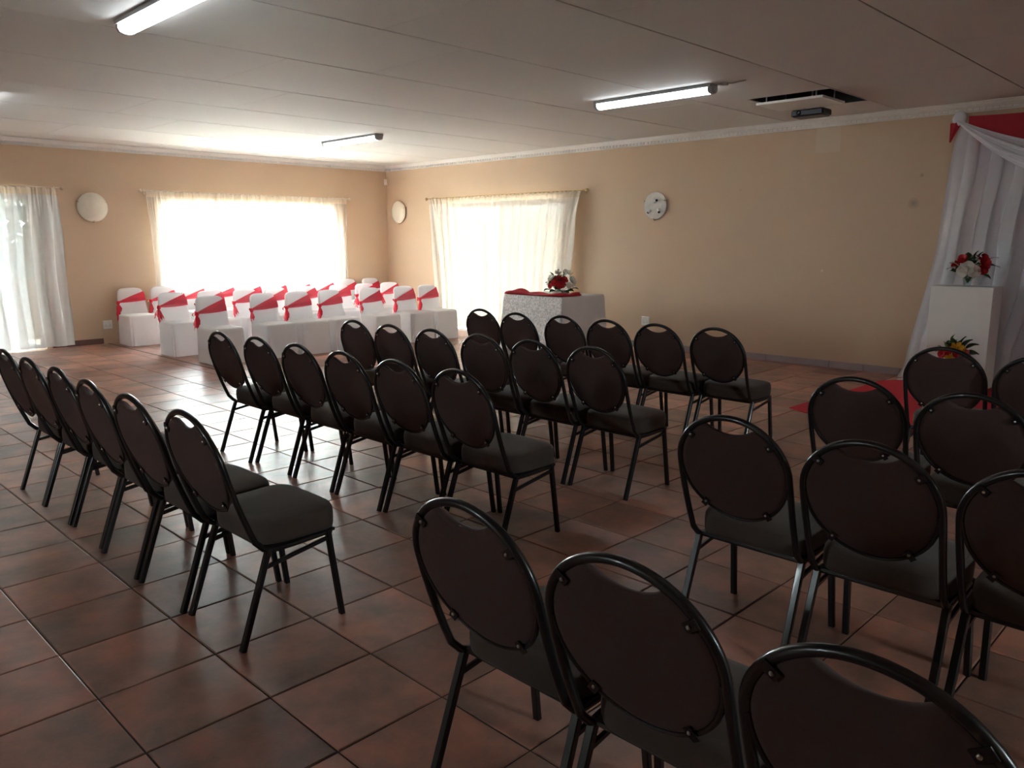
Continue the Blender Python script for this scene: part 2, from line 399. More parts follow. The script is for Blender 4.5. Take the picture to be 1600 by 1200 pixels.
# ceiling: slab with void, boards below it with open joints; a hatch is left open for the projector lift
ceil = struct(MB().box(XL - 0.2, XW + 0.2, YF - 0.2, YB + 0.2, 3.05, 3.15).obj('ceiling', M_ceilgap, smooth=False))
HX0, HX1, HY0, HY1 = 6.72, 7.64, 0.22, 1.04
BG = 0.007
def board(x0, x1, y0, y1, first=True):
    if x1 - x0 < 0.02 or y1 - y0 < 0.02: return
    hx0, hx1, hy0, hy1 = max(x0, HX0), min(x1, HX1), max(y0, HY0), min(y1, HY1)
    rects = [(x0, x1, y0, y1)]
    if hx1 > hx0 and hy1 > hy0: rects = [(x0, hx0, y0, y1), (hx1, x1, y0, y1), (hx0, hx1, y0, hy0), (hx0, hx1, hy1, y1)]
    mb = MB()
    for a, b, c, d in rects:
        if b - a > 0.004 and d - c > 0.004: mb.box(a + (0.0022 if a == x0 else 0), b - (0.0022 if b == x1 else 0), c + (BG if c == y0 else 0), d - (BG if d == y1 else 0), ZC, ZC + 0.006)
    mb.obj('board', M_ceil, ceil, smooth=False)
rb = random.Random(5)
ys = [0.20 + 1.22 * k + 0.02 * math.sin(k * 2.1) for k in range(-6, 9)]
ys = [YF] + [y for y in ys if YF + 0.1 < y < YB - 0.1] + [YB]
for a, b in zip(ys[:-1], ys[1:]):
    k = ys.index(a)
    xs = [XL, -0.45 + (0.9 if k % 2 else 0), 2.6 + (0.75 if k % 2 else 0), 5.6 + (0.9 if k % 2 else 0), XW]
    for c, d in zip(xs[:-1], xs[1:]): board(c, d, a, b)
struct(MB().box(XL, XW, YF, YB, ZC + 0.030, ZC + 0.05).obj('trim_2', M_ceilgap, smooth=False)) if False else None
# batten layer right above the boards closes the joints (leaving the hatch void open)
bt = MB()
for y in ys[1:-1]: 
    if HX0 and (y < HY0 - 0.03 or y > HY1 + 0.03): bt.box(XL, XW, y - 0.02, y + 0.02, ZC + 0.006, ZC + 0.03)
    else: bt.box(XL, HX0, y - 0.02, y + 0.02, ZC + 0.006, ZC + 0.03); bt.box(HX1, XW, y - 0.02, y + 0.02, ZC + 0.006, ZC + 0.03)
bt.obj('batten', M_joint, ceil, smooth=False)

# cornice with a row of dentils
def cornice(name, axis, pos, a0, a1, sgn):
    prof = [(0.0, 2.752), (0.018, 2.752), (0.018, 2.760), (0.012, 2.764), (0.012, 2.795), (0.026, 2.799), (0.030, 2.806), (0.050, 2.815), (0.066, 2.826), (0.074, 2.834), (0.092, 2.838), (0.092, ZC + 0.002), (0.0, ZC + 0.002)]
    rings = []
    for a in (a0, a1):
        rings.append([((a, pos + sgn * d, z) if axis == 'y' else (pos + sgn * d, a, z)) for d, z in prof])
    o = struct(MB().loft(rings).obj(name, M_corn, smooth=False))
    d = MB(); n = int(abs(a1 - a0) / 0.058)
    for k in range(n):
        a = a0 + (a1 - a0) * (k + 0.5) / n
        if axis == 'y': d.box(a - 0.017, a + 0.017, min(pos + sgn*0.010, pos + sgn*0.024), max(pos + sgn*0.010, pos + sgn*0.024), 2.765, 2.794)
        else: d.box(min(pos + sgn*0.010, pos + sgn*0.024), max(pos + sgn*0.010, pos + sgn*0.024), a - 0.017, a + 0.017, 2.765, 2.794)
    e = d.obj('dentil_row', M_corn, o, smooth=False); e['kind'] = 'stuff'
    return o
cornice('trim_2', 'y', YB, XL, XW, -1)['label'] = 'white dentil cornice along the window wall'
cornice('trim_3', 'x', XW, YF, YB, -1)['label'] = 'white dentil cornice along the long beige wall'
cornice('trim_4', 'x', XL, YF, YB, 1)
cornice('trim_5', 'y', YF, XL, XW, 1)

# skirting tiles
def skirting(name, axis, pos, sgn, a0, a1, mat):
    root = struct(MB().box(*( (a0, a1, min(pos, pos+sgn*0.004), max(pos, pos+sgn*0.004), 0, 0.078) if axis == 'y' else (min(pos, pos+sgn*0.004), max(pos, pos+sgn*0.004), a0, a1, 0, 0.078))).obj(name, M_grout, smooth=False))
    n = max(1, round((a1 - a0) / 0.4)); L = (a1 - a0) / n
    for k in range(n):
        p, q = a0 + k * L + 0.0025, a0 + (k + 1) * L - 0.0025
        t = 0.011 + random.uniform(-0.001, 0.001)
        lo, hi = min(pos, pos + sgn*t), max(pos, pos + sgn*t)
        MB().box(*((p, q, lo, hi, 0.001, 0.081) if axis == 'y' else (lo, hi, p, q, 0.001, 0.081))).obj('skirting_tile', mat, root, smooth=False)
skirting('baseboard_right', 'x', XW, -1, -4.40, 4.78, M_skirt)
skirting('baseboard_back', 'y', YB, -1, 2.62, 3.30, M_skirt2)

# windows and sliding doors
def window(name, axis, pos, a0, a1, z0, z1, nv, label):
    """frame and panes inside the wall thickness"""
    fw, fd = 0.045, 0.05; c = pos + 0.10
    def bx(mb, p, q, r, s_, d0=c - fd/2, d1=c + fd/2):
        return mb.box(p, q, d0, d1, r, s_) if axis == 'y' else mb.box(d0, d1, p, q, r, s_)
    fr = MB(); bx(fr, a0, a1, z0, z0 + fw); bx(fr, a0, a1, z1 - fw, z1); bx(fr, a0, a0 + fw, z0 + fw, z1 - fw); bx(fr, a1 - fw, a1, z0 + fw, z1 - fw)
    root = struct(fr.obj(name, M_alu, smooth=False)); root['label'] = label
    L = (a1 - a0) / nv
    for k in range(1, nv): bx(MB(), a0 + k*L - fw/2, a0 + k*L + fw/2, z0 + fw, z1 - fw).obj('mullion', M_alu, root, smooth=False)
    for k in range(nv):
        p0 = a0 + k*L + (fw if k == 0 else fw/2); p1 = a0 + (k+1)*L - (fw if k == nv-1 else fw/2)
        bx(MB(), p0, p1, z0 + fw, z1 - fw, c - 0.003, c + 0.003).obj('pane', M_glass, root, smooth=False)
    return root
window('window_1', 'y', YB, 4.32, 7.31, 0.78, 2.01, 3, 'wide bright window behind the covered chairs')
window('door_1', 'y', YB, 0.55, 2.55, 0.0, 2.08, 2, 'glass sliding door behind the curtain by the plain wall lamp')
window('door_2', 'x', XW, 4.98, 7.72, 0.0, 2.08, 2, 'glass sliding door behind the curtain by the white table')

window('window_2', 'x', XL - 0.2, *WIN_L, 1, 'small window in the side wall')
window('window_3', 'y', YF - 0.2, *WIN_F, 1, 'small window in the wall behind the chairs')
# outside: unseen verandas added to dim the two sliding doors, paving and a tree
def added_veranda(name, box, posts, label, low=None):
    t = thing(name, label, 'added_veranda', (box[0], box[2], -0.1)); L = Vector(t.location)
    def ob(mb, nm, mt): o = mb.obj(nm, mt, t, smooth=False); o.location = -L
    ob(MB().box(*box), 'roof', M_ceilgap)
    if low: ob(MB().box(*low), 'added_low_wall', M_bark)  # added wall, keeps bright ground from showing through the curtain
    for x, y in posts: ob(MB().box(x-0.05, x+0.05, y-0.05, y+0.05, -0.1, box[4]), 'post', M_alu)
added_veranda('added_veranda', (-4.2, 3.4, YB + 0.21, 12.0, 2.32, 2.42), ((-4.0, 11.9), (-0.6, 11.9), (3.2, 11.9)), 'added shade roof outside the door by the opal lamp', (-4.2, 3.4, 11.6, 11.75, -0.1, 0.85))
added_veranda('added_veranda', (XW + 0.21, 12.0, -0.5, YB + 0.2, 2.32, 2.42), ((11.9, -0.3), (11.9, 4.6), (11.9, 9.4)), 'added shade roof outside the long-wall door')
struct(MB().box(13.4, 13.6, -4.0, 17.0, -0.1, 2.1).obj('wall_sky_block', M_ground, smooth=False))  # unseen wall added to cut the sky light at the long-wall door

struct(MB().box(-20, 40, -20, 45, -0.16, -0.10).obj('ground', M_ground, smooth=False))
tree = thing('garden_tree', 'leafy tree outside the glass door, seen through the curtain beside the opal lamp', 'tree', (1.9, 12.9, -0.1))
MB().tube([(0.2,0.2,0),(0.22,0.2,1.2),(0.05,0.3,2.6)], [0.09,0.075,0.05], 8).obj('trunk', M_bark, tree)
fo = MB(); rf = random.Random(11)
for _ in range(9000):
    x, y, z = rf.uniform(-3.8, 2.2), rf.uniform(-0.55, 0.9), rf.uniform(0.15, 3.6)
    if rf.random() < 0.25 * max(0, (x - 0.6)): continue
    c = Vector((x, y, z)); u = Vector((rf.gauss(0,1), rf.gauss(0,1), rf.gauss(0,1))).normalized(); v = u.orthogonal().normalized()
    a, b = rf.uniform(0.10, 0.17), rf.uniform(0.05, 0.085)
    fo.add([c - u*a, c + v*b, c + u*a, c - v*b], [(0,1,2,3)])
fo.obj('foliage', M_bush, tree, smooth=False)['kind'] = 'stuff'

# ------------------------------------------------------------------ curtains
def curtain_panel(axis, pos, top, bot, ztop, zbot, pleats, parent, seed, amp=0.028, zh=0.095, flare=None, cloth=None, lap=0.75):
    """top=(a0,a1) and bot=(a0,a1) extents along the wall; pos = distance plane, folds towards the room"""
    r = random.Random(seed); ph = [r.uniform(0, 6.28) for _ in range(6)]
    def pt(u, z, hd=0.0):
        k = (ztop - z) / (ztop - zbot)
        w_ = k ** (1.0 if flare is None else flare)
        a = (top[0] + (top[1]-top[0])*u) * (1-w_) + (bot[0] + (bot[1]-bot[0])*u) * w_
        soft = min(1.0, k * 6)
        uu = u + 0.010 * math.sin(7*u*PI + ph[3]) * soft
        f1 = math.sin(2*PI*pleats*uu + 0.6*math.sin(2*PI*1.7*u + ph[0]))
        f2 = math.sin(2*PI*pleats*0.43*uu + ph[1] + 0.5*math.sin(3*z + ph[2]))
        f3 = math.sin(2*PI*pleats*2.6*u + ph[4])
        th = 2*PI*pleats*0.43*uu + ph[1] + 0.5*math.sin(3*z + ph[2])
        a -= (top[1]-top[0])/(pleats*0.43*2*PI) * lap * math.sin(2*th) * min(1.0, k*3)
        d = amp * (0.45*f1*(1 - 0.6*soft) + 0.95*f2*soft + 0.25*f3*(1 - 0.8*soft)) + 0.088
        d -= hd
        return (a, pos - d, z) if axis == 'y' else (pos - d, a, z)
    n = max(60, int(pleats * 11))
    body = MB().grid(lambda u, v: pt(u, zbot + (ztop - zh - zbot) * (v ** 0.8)), n, 18).obj('panel', cloth or M_cream, parent, angle=180)
    head = MB().grid(lambda u, v: pt(u, ztop - zh + (zh) * v, 0.001), n, 5).obj('heading', M_head, parent, angle=180)
    return body
def rod(axis, pos, a0, a1, z, label, mat):
    d = pos - 0.088
    P = lambda a, dd=d, zz=z: (a, dd, zz) if axis == 'y' else (dd, a, zz)
    t = thing('curtain_rod', label, 'curtain rod', P((a0+a1)/2), 0); L = Vector(t.location)
    def ob(mb, nm): 
        o = mb.obj(nm, mat, t); o.location = -L; return o
    ob(MB().tube([P(a0), P(a1)], 0.011, 10), 'pole')
    for e, s_ in ((a0, -1), (a1, 1)):
        ob(MB().lathe([(0.006, -0.03), (0.014, -0.024), (0.024, -0.01), (0.026, 0.002), (0.02, 0.016), (0.004, 0.026)], 14, P(e + s_*0.03), 'x' if axis == 'y' else 'y'), 'finial')
        ob(MB().tube([P(e - s_*0.05), P(e - s_*0.05, pos - 0.001)], 0.008, 8).tube([P(e - s_*0.05, pos - 0.004, z + 0.03), P(e - s_*0.05, pos - 0.004, z - 0.05)], 0.010, 8), 'bracket')
    return t
def curtain(label, axis, pos, *a, **k):
    t = thing('curtain', label, 'curtain', (0, 0, 0))
    curtain_panel(axis, pos, *a, parent=t, **k)
    return t
WY = YB - 0.012; WX = XW - 0.012
curtain('cream sheer curtain over the glass door nearest the opal wall lamp', 'y', WY, (0.3, 2.845), (0.25, 2.865), 2.205, 0.03, 26, seed=1, flare=1.0, cloth=M_pale)
rod('y', YB, 0.2, 2.885, 2.205, 'curtain rod over the glass door by the opal wall lamp', M_rod)
curtain('cream sheer curtain half of the bright wide window, beside the opal wall lamp', 'y', WY, (4.03, 5.79), (4.10, 5.80), 2.225, 0.32, 22, seed=2, flare=0.7, cloth=M_net)
curtain('cream sheer curtain half of the bright wide window, nearest the room corner', 'y', WY, (5.80, 7.55), (5.81, 7.50), 2.225, 0.32, 22, seed=3, flare=0.7, cloth=M_net)
rod('y', YB, 4.00, 7.58, 2.222, 'curtain rod over the bright wide window', M_rod)
curtain('cream curtain half beside the room corner, over the long-wall glass door', 'x', WX, (8.01, 6.325), (7.80, 6.32), 2.205, 0.03, 20, seed=4, flare=0.6)
curtain('cream curtain half behind the white table, over the long-wall glass door', 'x', WX, (6.322, 4.53), (6.318, 4.80), 2.205, 0.03, 20, seed=5, flare=0.6)
rod('x', XW, 4.47, 8.06, 2.205, 'brass-ended curtain rod over the long-wall glass door', M_brass)

# ------------------------------------------------------------------ black round-back chairs
XB = lambda z: 0.262 - 0.6555*z + 0.3148*z*z + 0.0 if False else 0.10 + (z - 0.345) * (-0.462) + (z - 0.345) ** 2 * 0.285
ZC_, AO, BO, PBOT = 0.688, 0.2115, 0.1885, 0.203
def hp(w_, z, off=0.0): return (XB(z) + off, w_, z)
def make_chair():
    root = thing('banquet_chair', 'x', 'chair')
    # back hoop that runs down and bends forward under the seat
    path = []
    def half(s_):
        pts = [(0.40, s_*0.200, 0.357), (0.22, s_*0.203, 0.352), (0.135, s_*0.2055, 0.353), (0.108, s_*0.207, 0.366)]
        pts += [hp(s_*(0.2075 + 0.004*k/4), 0.40 + (ZC_ - 0.40)*k/5) for k in range(5)]
        return pts
    arc = [hp(AO*math.cos(PI*k/28), ZC_ + BO*math.sin(PI*k/28)) for k in range(29)]
    MB().tube(half(1) + arc + half(-1)[::-1], 0.0115, 10).obj('back_frame', M_black, root)
    # oval pad: dished hand hole at the top
    WN = 0.092
    angs = [PI*(0.5 + 0.5*k/22) for k in range(22)] + [PI*(1 + k/40) for k in range(40)] + [PI*0.5*k/22 for k in range(22)]
    def edge(k, n):
        a = angs[k]; w_ = 0.2015*math.cos(a); z = ZC_ + (0.182 if math.sin(a) > 0 else PBOT - 0.006)*math.sin(a)
        if math.sin(a) > 0 and abs(w_) < WN: z -= 0.050*(1 - (w_/WN)**2)**0.85
        return w_, z
    n = len(angs); rings = []
    cen = (0.0, ZC_ - 0.030)
    for sc_, off in ((0.02, -0.009), (0.5, -0.009), (0.9, -0.008), (0.975, -0.006), (1.0, 0.0), (0.985, 0.010), (0.94, 0.022), (0.8, 0.034), (0.5, 0.042), (0.02, 0.044)):
        ring = []
        for k in range(n):
            w_, z = edge(k, n); w2, z2 = cen[0] + (w_-cen[0])*sc_, cen[1] + (z-cen[1])*sc_
            ring.append((XB(z2) + off, w2, z2))
        rings.append(ring)
    MB().loft(rings).obj('backrest', M_pad, root, angle=70)
    rim = [hp(0.205*math.cos(PI + PI*k/26), ZC_ - (PBOT - 0.004)*abs(math.sin(PI*k/26)) , -0.003) for k in range(27)]
    MB().tube(rim, 0.0065, 8).obj('back_rim', M_black, root)
    for w_, z, s_ in ((0.150, 0.795, 1), (-0.150, 0.795, 1), (0.118, 0.535, -1), (-0.118, 0.535, -1)):
        d = Vector((w_, z - ZC_)).normalized(); e = Vector((w_, z)) + d*0.022; i_ = Vector((w_, z)) - d*0.012
        q = Vector((-d.y, d.x))*0.011
        br = MB(); r1 = [(XB(p.y) - 0.010, p.x, p.y) for p in (i_ - q, i_ + q, e + q, e - q)]; r2 = [(x - 0.004, y, z_) for x, y, z_ in r1]
        b = br.loft([r1, r2]).obj('bracket', M_black, root, smooth=False)
        MB().lathe([(0.0045, 0), (0.0045, -0.003), (0.002, -0.005)], 8, (XB(z) - 0.014, w_, z), 'x').obj('bolt', M_bolt, b)
    # seat cushion: rounded box, domed, front rolled over
    rings = []; ns = 40
    def sr(sc_, z, zf):
        ring = []
        for k in range(ns):
            a = 2*PI*k/ns; c, s_ = math.cos(a), math.sin(a); p = 5.0
            u = math.copysign(abs(c)**(2/p), c); v = math.copysign(abs(s_)**(2/p), s_)
            x = 0.272 + 0.172*u*sc_; y = 0.216*v*sc_*(1.0 - 0.02*(1-u))
            zz = z + zf * max(0.0, u) 
            ring.append((x, y, zz))
        return ring
    for sc_, z, zf in ((0.93, 0.366, 0.0), (0.985, 0.370, 0.0), (1.0, 0.384, 0.002), (1.005, 0.415, 0.004), (0.995, 0.440, 0.006), (0.965, 0.453, 0.006), (0.90, 0.461, 0.006), (0.70, 0.469, 0.005), (0.35, 0.473, 0.003), (0.02, 0.474, 0.0)):
        rings.append(sr(sc_, z, zf))
    MB().loft(rings).obj('seat', M_seat, root, angle=75)
    fr = MB()
    fr.box(0.12, 0.42, -0.20, 0.20, 0.354, 0.366)
    for x in (0.14, 0.39): fr.tube([(x, -0.20, 0.350), (x, 0.20, 0.350)], 0.01, 8)
    fr.obj('seat_frame', M_black, root)
    for s_ in (1, -1):
        MB().tube([(0.128, s_*0.207, 0.362), (0.09, s_*0.2085, 0.255), (0.0, s_*0.211, 0.0)], 1, sq=(0.0125, 0.0105)).obj('leg', M_black, root, angle=30)
        MB().tube([(0.385, s_*0.203, 0.365), (0.40, s_*0.206, 0.24), (0.430, s_*0.211, 0.0)], 1, sq=(0.0115, 0.0105)).obj('leg', M_black, root, angle=30)
        MB().tube([(0.104, s_*0.207, 0.292), (0.392, s_*0.206, 0.336)], 1, sq=(0.008, 0.006)).obj('stretcher', M_black, root, angle=30)
    return root
chair0 = make_chair(); snapshot(chair0)
ORD = ['aisle end', 'second from the aisle', 'third from the aisle', 'fourth from the aisle', 'fifth from the aisle', 'sixth from the aisle']
ROW = ['rear row', 'second row from rear', 'third row from rear', 'front row']
left_rows = [
 [(0.474,-0.248),(0.452,0.215),(0.452,0.690),(0.470,1.185),(0.466,1.655),(0.465,2.105)],
 [(1.772,-0.265),(1.755,0.195),(1.742,0.655),(1.745,1.135),(1.752,1.635),(1.715,2.080)],
 [(2.850,-0.215),(2.835,0.250),(2.835,0.708),(2.810,1.170),(2.795,1.630),(2.800,2.092)],
 [(4.230,-0.200),(4.170,0.250),(4.165,0.705),(4.175,1.165),(4.110,1.620),(4.165,2.120)]]
right_rows = [
 [(0.500,-1.718),(0.490,-2.190),(0.452,-2.670)],
 [(1.752,-1.705),(1.730,-2.185),(1.735,-2.650)],
 [(2.850,-1.705),(2.790,-2.190)],
 [(4.210,-1.670),(4.150,-2.150)]]
rc = random.Random(2); first = True
for rows, where, grp in ((left_rows, 'block of long rows facing the table wall', 'black chairs in the long rows'), (right_rows, 'block facing the red carpet', 'black chairs facing the red carpet')):
    for ri, row in enumerate(rows):
        for ci, (x, y) in enumerate(row):
            c = chair0 if first else copy_tree(chair0); first = False
            c.location = (x, y, 0.0); c.rotation_euler = (0, 0, rc.uniform(-0.012, 0.012))
            c['label'] = f'black round-back chair, {ORD[ci]}, {ROW[ri]}, {where}'.replace('block of long rows facing the table wall', 'block beside the covered chairs')
            c['group'] = grp

# ------------------------------------------------------------------ white covered chairs with red sashes
def make_cover_mesh(seed):
    r = random.Random(seed); mb = MB(); n = 64
    def rect(hx, y0, y1, z, wob, p=9.0):
        ring = []
        for k in range(n):
            a = 2*PI*k/n; c, s_ = math.cos(a), math.sin(a)
            u = math.copysign(abs(c)**(2/p), c); v = math.copysign(abs(s_)**(2/p), s_)
            f = wob*(math.sin(9*a + seed) + 0.6*math.sin(17*a + 2*seed))
            ring.append((u*(hx + f), (y0+y1)/2 + v*((y1-y0)/2 + f), z))
        return ring
    # skirt falling from the seat to the floor, front at y=0, back at y=0.47
    rings = [rect(0.217, -0.012, 0.478, 0.006, 0.0055), rect(0.216, -0.008, 0.474, 0.12, 0.0045), rect(0.214, -0.002, 0.468, 0.28, 0.003),
             rect(0.214, 0.003, 0.462, 0.40, 0.001), rect(0.211, 0.006, 0.458, 0.425, 0.0), rect(0.203, 0.014, 0.45, 0.436, 0.0), rect(0.18, 0.04, 0.43, 0.440, 0.0), rect(0.02, 0.2, 0.25, 0.441, 0.0)]
    mb.loft(rings)
    # back: a slab that leans away and rounds over at the top
    def slab(hx, yc, th, z, wob=0.0):
        ring = []
        for k in range(n):
            a = 2*PI*k/n; c, s_ = math.cos(a), math.sin(a); p = 5.0
            u = math.copysign(abs(c)**(2/p), c); v = math.copysign(abs(s_)**(2/p), s_)
            ring.append((u*hx, yc + v*th + wob*math.sin(6*u*2 + seed + z*40), z))
        return ring
    Y = lambda z: 0.415 + (z - 0.42)*0.24
    rings = [slab(0.206, Y(0.40), 0.03, 0.40), slab(0.203, Y(0.47), 0.03, 0.47, 0.003), slab(0.198, Y(0.55), 0.028, 0.55, 0.003), slab(0.190, Y(0.63), 0.026, 0.63, 0.002), slab(0.182, Y(0.70), 0.025, 0.70, 0.002),
             slab(0.174, Y(0.75), 0.024, 0.75, 0.002), slab(0.163, Y(0.775), 0.023, 0.775), slab(0.145, Y(0.793), 0.021, 0.793), slab(0.115, Y(0.804), 0.016, 0.804), slab(0.06, Y(0.809), 0.010, 0.809), slab(0.01, Y(0.810), 0.004, 0.810)]
    mb.loft(rings)
    return mb.mesh('cover', M_cover, True, 50)
YBK = lambda z: 0.415 + (z - 0.42)*0.24
def sash_mesh(seed):
    """band pinched at one side of the back and fanned out at the other, passing round behind"""
    r = random.Random(seed); mb = MB(); zp = 0.610 + r.uniform(-0.015, 0.02); spread = r.uniform(0.105, 0.135); rise = r.uniform(-0.012, 0.008)
    def hx(z): return 0.206 - max(0, z - 0.40)*0.085 - max(0, z - 0.72)*0.25
    def front(u, v):
        z = zp + (0.010 + 0.080*u + rise*u) + (v - 0.5)*(0.022 + spread*u) + 0.014*math.sin(PI*u)*(v-0.5)
        x = -hx(z)*1.03 + u*2.06*hx(z)
        return (x, YBK(z) - 0.033 - 0.004*math.sin(9*v + 4*u + seed) - 0.006*(1-u), z)
    mb.grid(front, 16, 10)
    def back(u, v):
        z = zp + (0.010 + 0.080*u + rise*u) + (v - 0.5)*(0.022 + spread*u)
        x = -hx(z)*1.03 + u*2.06*hx(z)
        return (x, YBK(z) + 0.036 + 0.003*math.sin(9*v), z)
    mb.grid(back, 10, 6)
    def wrap(u, v):
        a, b = Vector(front(1, v)), Vector(back(1, v)); p = a.lerp(b, u); p.x += 0.012*math.sin(PI*u); return p
    mb.grid(wrap, 5, 10)
    def wrap2(u, v):
        a, b = Vector(front(0, v)), Vector(back(0, v)); p = a.lerp(b, u); p.x -= 0.010*math.sin(PI*u); return p
    mb.grid(wrap2, 4, 8)
    return mb.mesh('sash', M_sash, True, 180), zp
def knot_mesh(seed, zp):
    r = random.Random(seed + 50); mb = MB(); x0, y0 = -0.200, YBK(zp) - 0.040
    rings = []
    for k, (rr, h) in enumerate(((0.004, -0.028), (0.018, -0.020), (0.024, 0.0), (0.018, 0.020), (0.004, 0.028))):
        rings.append([(x0 + rr*math.cos(2*PI*j/10)*(1 + 0.2*math.sin(3*j)), y0 + rr*0.8*math.sin(2*PI*j/10), zp + h) for j in range(10)])
    mb.loft(rings)
    return mb.mesh('knot', M_sash, True, 180)
def tail_mesh(seed, zp, mode):
    r = random.Random(seed + 90); mb = MB(); x0, y0 = -0.205, YBK(zp) - 0.046
    L = r.uniform(0.15, 0.25) if mode else r.uniform(0.10, 0.16); wd = r.uniform(0.05, 0.085); lean = r.uniform(-0.05, 0.03)
    def f(u, v):
        w_ = 0.014 + wd*math.sin(min(1, u*1.5)*PI/2)*(0.55 + 0.45*(1-u) if u > 0.6 else 1)
        return (x0 + lean*u + (v-0.5)*w_, y0 - 0.012*math.sin(5*v*PI + seed)*u - 0.03*math.sin(u*PI)*0.5, zp - 0.012 - L*u - 0.02*u*math.cos(2*PI*v))
    mb.grid(f, 10, 8)
    return mb.mesh('sash_tail', M_sash, True, 180)
def loop_mesh(seed, zp):
    r = random.Random(seed + 130); mb = MB(); x0, y0 = -0.205, YBK(zp) - 0.045; s_ = -1 if r.random() < 0.7 else 1; up = r.uniform(-0.5, 0.9); L = r.uniform(0.05, 0.085)
    def f(u, v):
        a = 2*PI*u; d = L*(0.5 - 0.5*math.cos(a)); t = 0.022*math.sin(a)
        return (x0 + s_*d*0.8 - t*up*0.5, y0 - 0.02 + (v-0.5)*0.035, zp + d*up*0.6 + t)
    mb.grid(f, 16, 4)
    return mb.mesh('bow_loop', M_sash, True, 180)
VAR = []
for s_ in range(6):
    cm = make_cover_mesh(s_ + 1); sm, zp = sash_mesh(s_ + 1)
    VAR.append((cm, sm, knot_mesh(s_, zp), tail_mesh(s_, zp, s_ % 2), tail_mesh(s_ + 7, zp, (s_ + 1) % 2), loop_mesh(s_, zp)))
ROWS_W = [('front row', 6.14, [3.455, 4.19, 4.68, 5.21, 5.88, 6.48, 6.965]),
          ('middle row', 7.18, [3.41, 3.95, 4.45, 4.96, 5.46, 6.03, 6.52, 7.03]),
          ('window row', 8.69, [3.43, 3.90, 4.38, 4.86, 5.32, 5.80, 6.26, 6.74, 7.22, 7.72])]
ORDW = ['nearest the dark floor joint', 'second from the dark floor joint', 'third from the dark floor joint', 'fourth from the dark floor joint', 'fifth from the dark floor joint', 'sixth from the dark floor joint', 'seventh from the dark floor joint', 'eighth from the dark floor joint', 'ninth from the dark floor joint', 'tenth from the dark floor joint']
rw = random.Random(21); cnt = 0
for rn, y, xs in ROWS_W:
    for k, x in enumerate(xs):
        cm, sm, km, t1, t2, lm_ = VAR[(cnt*5 + k) % 6]; cnt += 1
        root = thing('covered_chair', f'white covered chair with red sash, {rn}, {ORDW[k]}', 'chair', (x + 0.222, y + (0.02*rw.uniform(-1, 1) if k else 0), 0), rw.uniform(-0.03, 0.03), 'white covered chairs with red sashes')
        link('cover', cm, root); sa = link('sash', sm, root)
        link('knot', km, sa); link('sash_tail', t1, sa)
        if (cnt + k) % 3: link('sash_tail', t2, sa)
        if cnt % 2: link('bow_loop', lm_, sa)

# ------------------------------------------------------------------ table with cloth, lace, red cloth
TX0, TX1, TY0, TY1, TZ = 7.05, 7.91, 3.72, 4.76, 0.75
t = thing('table', 'square table hidden under the white tablecloth near the curtain', 'table', ((TX0+TX1)/2, (TY0+TY1)/2, 0))
hx, hy = (TX1-TX0)/2, (TY1-TY0)/2
MB().box(-hx, hx, -hy, hy, TZ - 0.03, TZ - 0.002).obj('table_top', M_wood, t, smooth=False)
for a in (-1, 1):
    for b in (-1, 1): MB().box(a*(hx-0.05)-0.02, a*(hx-0.05)+0.02, b*(hy-0.05)-0.02, b*(hy-0.05)+0.02, 0, TZ-0.03).obj('leg', M_wood, t, smooth=False)
tc = thing('tablecloth', 'long white tablecloth with a lace front over the table by the curtain', 'tablecloth', ((TX0+TX1)/2, (TY0+TY1)/2, 0))
def cloth_ring(z, out, wob):
    pts = []; per = [(-1,-1),(1,-1),(1,1),(-1,1)]
    for i in range(4):
        a, b = per[i], per[(i+1) % 4]
        for k in range(24):
            u = k/24; x = (a[0] + (b[0]-a[0])*u)*(hx + out); y = (a[1] + (b[1]-a[1])*u)*(hy + out)
            f = wob*(math.sin(2*PI*u*2.5 + i) + 0.5*math.sin(2*PI*u*5 + 2*i)); cor = 1.0 + (0.25*wob/0.02 if k == 0 else 0)*0.02
            n_ = ((0,-1),(1,0),(0,1),(-1,0))[i]
            pts.append((x*cor + n_[0]*f, y*cor + n_[1]*f, z))
    return pts
MB().loft([cloth_ring(0.012, 0.045, 0.014), cloth_ring(0.25, 0.032, 0.012), cloth_ring(0.5, 0.018, 0.008), cloth_ring(0.69, 0.012, 0.003), cloth_ring(0.745, 0.006, 0), cloth_ring(0.754, 0.0, 0), cloth_ring(0.7545, -0.05, 0), cloth_ring(0.7545, -hx + 0.01, 0)]).obj('cloth', M_tcloth, tc, angle=60)
def lace(u, v):
    y = -hy - 0.01 + (2*hy + 0.02)*u; z = 0.03 + 0.722*v; out = 0.045*(1 - v)**0.9 + 0.008
    f = 0.012*(1-v)*(math.sin(2*PI*u*3.1) + 0.5*math.sin(2*PI*u*7))
    return (-hx - out - 0.020*(1-v) - abs(f) - 0.004, y*(1 + 0.06*(1-v)), z)
MB().grid(lace, 40, 16).obj('lace_front', M_lace, tc, angle=180)['label'] = 'mottled lace panel on the front of the cloth'
